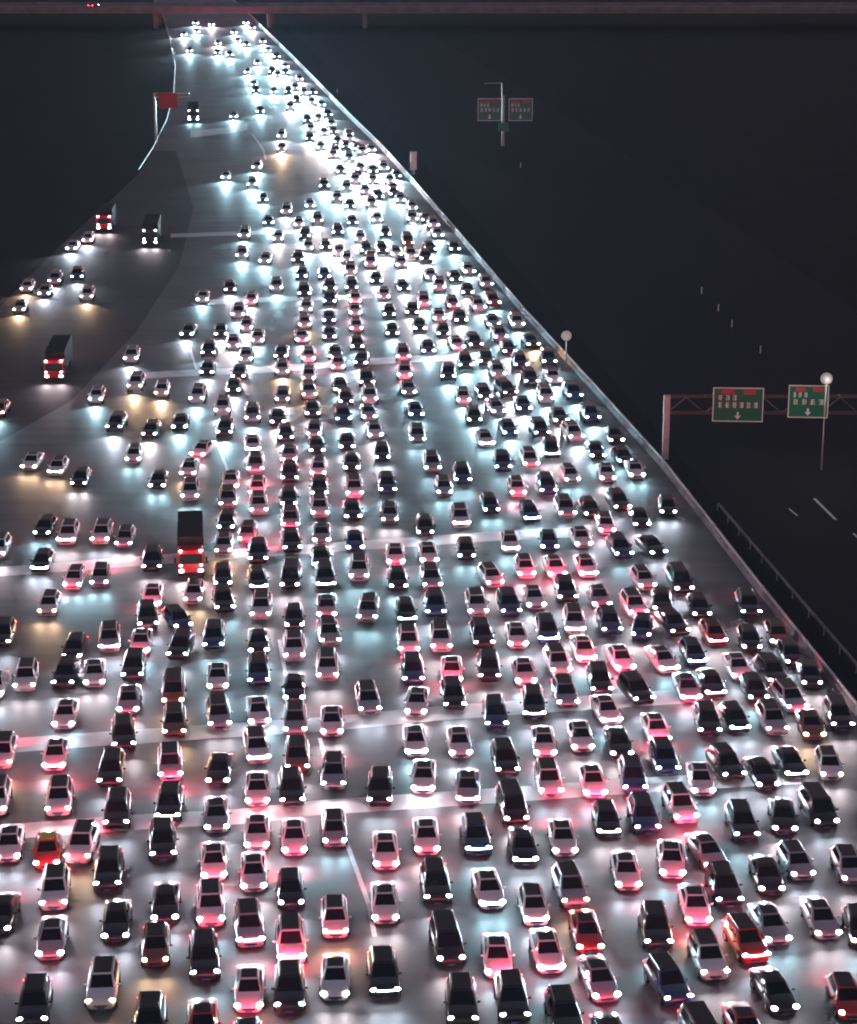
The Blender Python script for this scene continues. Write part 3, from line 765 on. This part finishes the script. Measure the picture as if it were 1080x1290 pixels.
# ------------------------------------------------------------------ trucks
CABIN_R = mat('red_truck_paint', (.75, .03, .05), .35, coat=.5)
CABIN_D = mat('dark_truck_paint', (.03, .03, .05), .35, coat=.5)
BOX_D = mat('dark_tarpaulin', (.022, .023, .028), .8, var=.2)
BOX_W = mat('white_cargo_box', (.7, .72, .74), .5)
MARK = glow('marker_lens', (1.0, .35, .3), 8)
def truck(u, v, L, cabm, boxm, tint, label, tl=None, W=2.5, Hh=3.5, bar=True, name='box_truck'):
    p = at(u, v, .9); t = tilt(u, v) if tl is None else tl
    q = at(u + t * 12, v + 12, .9); h = q - p; h.z = 0; h.normalize()
    c = p - h * (L / 2); c.z = .012
    M = Matrix.Translation(c) @ Matrix.Rotation(math.atan2(h.y, h.x), 4, 'Z')
    o = bpy.data.objects.new(name, None); sc.collection.objects.link(o); o.matrix_world = M
    tag(o, label, 'truck', 'trucks among the queues')
    w = W / 2; cx = L / 2; cl = 2.1; ch = 2.75
    cab = G()
    def ring(x, hw, z0, z1): return [(x, -hw, z0), (x, hw, z0), (x, hw, z1 - .15), (x, hw - .15, z1), (x, -hw + .15, z1), (x, -hw, z1 - .15)]
    cab.add(*rings([ring(cx - cl, w - .05, .5, ch), ring(cx - .5, w - .05, .45, ch), ring(cx - .28, w - .08, .45, ch - .25), ring(cx - .02, w - .06, .45, 1.5), ring(cx, w - .1, .5, 1.2)]))
    part('cab', cab, cabm, o)
    part('windscreen', G().add(*slab((cx - .02, -w + .06, 1.5), (cx - .02, w - .06, 1.5), (cx - .28, w - .08, ch - .25), (cx - .28, -w + .08, ch - .25), .01, .02, .05, .95, .05, .95)), GLASS, o)
    for s in (1, -1):
        x0_, x1_ = cx - 1.3, cx - .5
        part('side_window', G().add(*box(x0_, x1_, s * (w - .06) - .02, s * (w - .06) + .02, 1.6, 2.4, .01)), GLASS, o)
        part('headlight', G().add(*ball(cx + .01, s * (w - .35), .9, .10, .24, .14), 0, True), LENS[tint], o)
        part('wing_mirror', G().add(*box(cx - .15, cx - .05, s * (w + .22) - .1, s * (w + .22) + .1, 1.6, 2.2, .02)).add(*tube((cx - .1, s * (w - .1), 2.1), (cx - .1, s * (w + .2), 2.1), .03, n=5)), TRIM, o)
        part('marker_light', G().add(*ball(cx - .3, s * (w - .3), ch + .02, .10, .16, .08), 0, True), MARK if cabm is CABIN_R else LENS[tint], o)
        if bar: part('marker_light', G().add(*ball(cx - .02, s * (w - .3), 1.42, .08, .14, .08), 0, True), MARK if cabm is CABIN_R else LENS[tint], o)
    part('bumper', G().add(*box(cx - .2, cx + .12, -w + .05, w - .05, .4, .72, .04)), TRIM, o)
    part('cargo_box', G().add(*box(-L / 2, cx - cl - .25, -w, w, 1.0, Hh, .06)), boxm, o)
    part('chassis', G().add(*box(-L / 2 + .1, cx - .4, -.5, .5, .6, .98)), TRIM, o)
    for x in (cx - 1.2, -L / 2 + 1.2, -L / 2 + 2.4):
        for s in (1, -1):
            part('wheel', G().add(*tube((x, s * (w - .32), .5), (x, s * (w - .02), .5), .5, n=14)), TYRE, o)
    for s in (1, -1):
        put_lamp('headlamp', lamp_data('head', tint, HEAD_W * 1.4), M, (cx + .2, s * (w - .35), .9), (1, 0, -.12))
    put_lamp('tail_lamp', lamp_data('tail', (1.0, .05, .12), BRAKE_W * .5), M, (-L / 2 - .08, 0, 1.0), (-1, 0, 0))
truck(241, 719, 10.4, CABIN_R, BOX_D, 'n', 'red truck with a long black cargo box, amid the left queues', 0.0)
truck(68, 474, 11.5, CABIN_R, BOX_D, 'n', 'red truck alone on the dark far left road, its cab lamps lit', -.42)
truck(131, 287, 9.0, CABIN_R, BOX_D, 'n', 'small far red truck at the dark left verge, headlights dazzling', -.5)
truck(244, 150, 9.5, CABIN_D, BOX_D, 'c', 'dark truck under the far left gantry, four white lamps', 0.02)
truck(189, 305, 11.0, CABIN_D, BOX_D, 'n', 'tall dark lorry alone on the empty left lanes', -.32)
# a car crossing the overpass, tail lights on
ob = bpy.data.objects.new('hatchback', None); sc.collection.objects.link(ob)
q = on_y(118, 6, B0.y + 5)
ob.matrix_world = Matrix.Translation((q.x, B0.y + 5, zb_deck + 1.31)) @ Matrix.Rotation(R(70), 4, 'Z')
tag(ob, 'car crossing the overpass at the top left corner, red tail lights showing', 'car')
for i, (pn, mk, g) in enumerate(PARTS['hatchback']):
    n, me = part_mesh('hatchback', i, 'D', 'n', True); link(n, me, ob)

print('cars', len(cars), 'near', len(near), 'near v', round(near[-1]['v']))

# ------------------------------------------------------------------ the night air
hz = G().add(*box(-1200, 1200, -60, 2400, -1.0, CAM_H + 6))
m = bpy.data.materials.new('night_air'); m.use_nodes = True
nt = m.node_tree; nt.nodes.remove(nt.nodes['Principled BSDF'])
pv = nt.nodes.new('ShaderNodeVolumePrincipled'); pv.inputs['Density'].default_value = HAZE; pv.inputs['Color'].default_value = (.45, .75, 1.0, 1)
pv.inputs['Anisotropy'].default_value = .5
nt.links.new(pv.outputs['Volume'], nt.nodes['Material Output'].inputs['Volume'])
struct('haze', hz, [m], 'stuff')
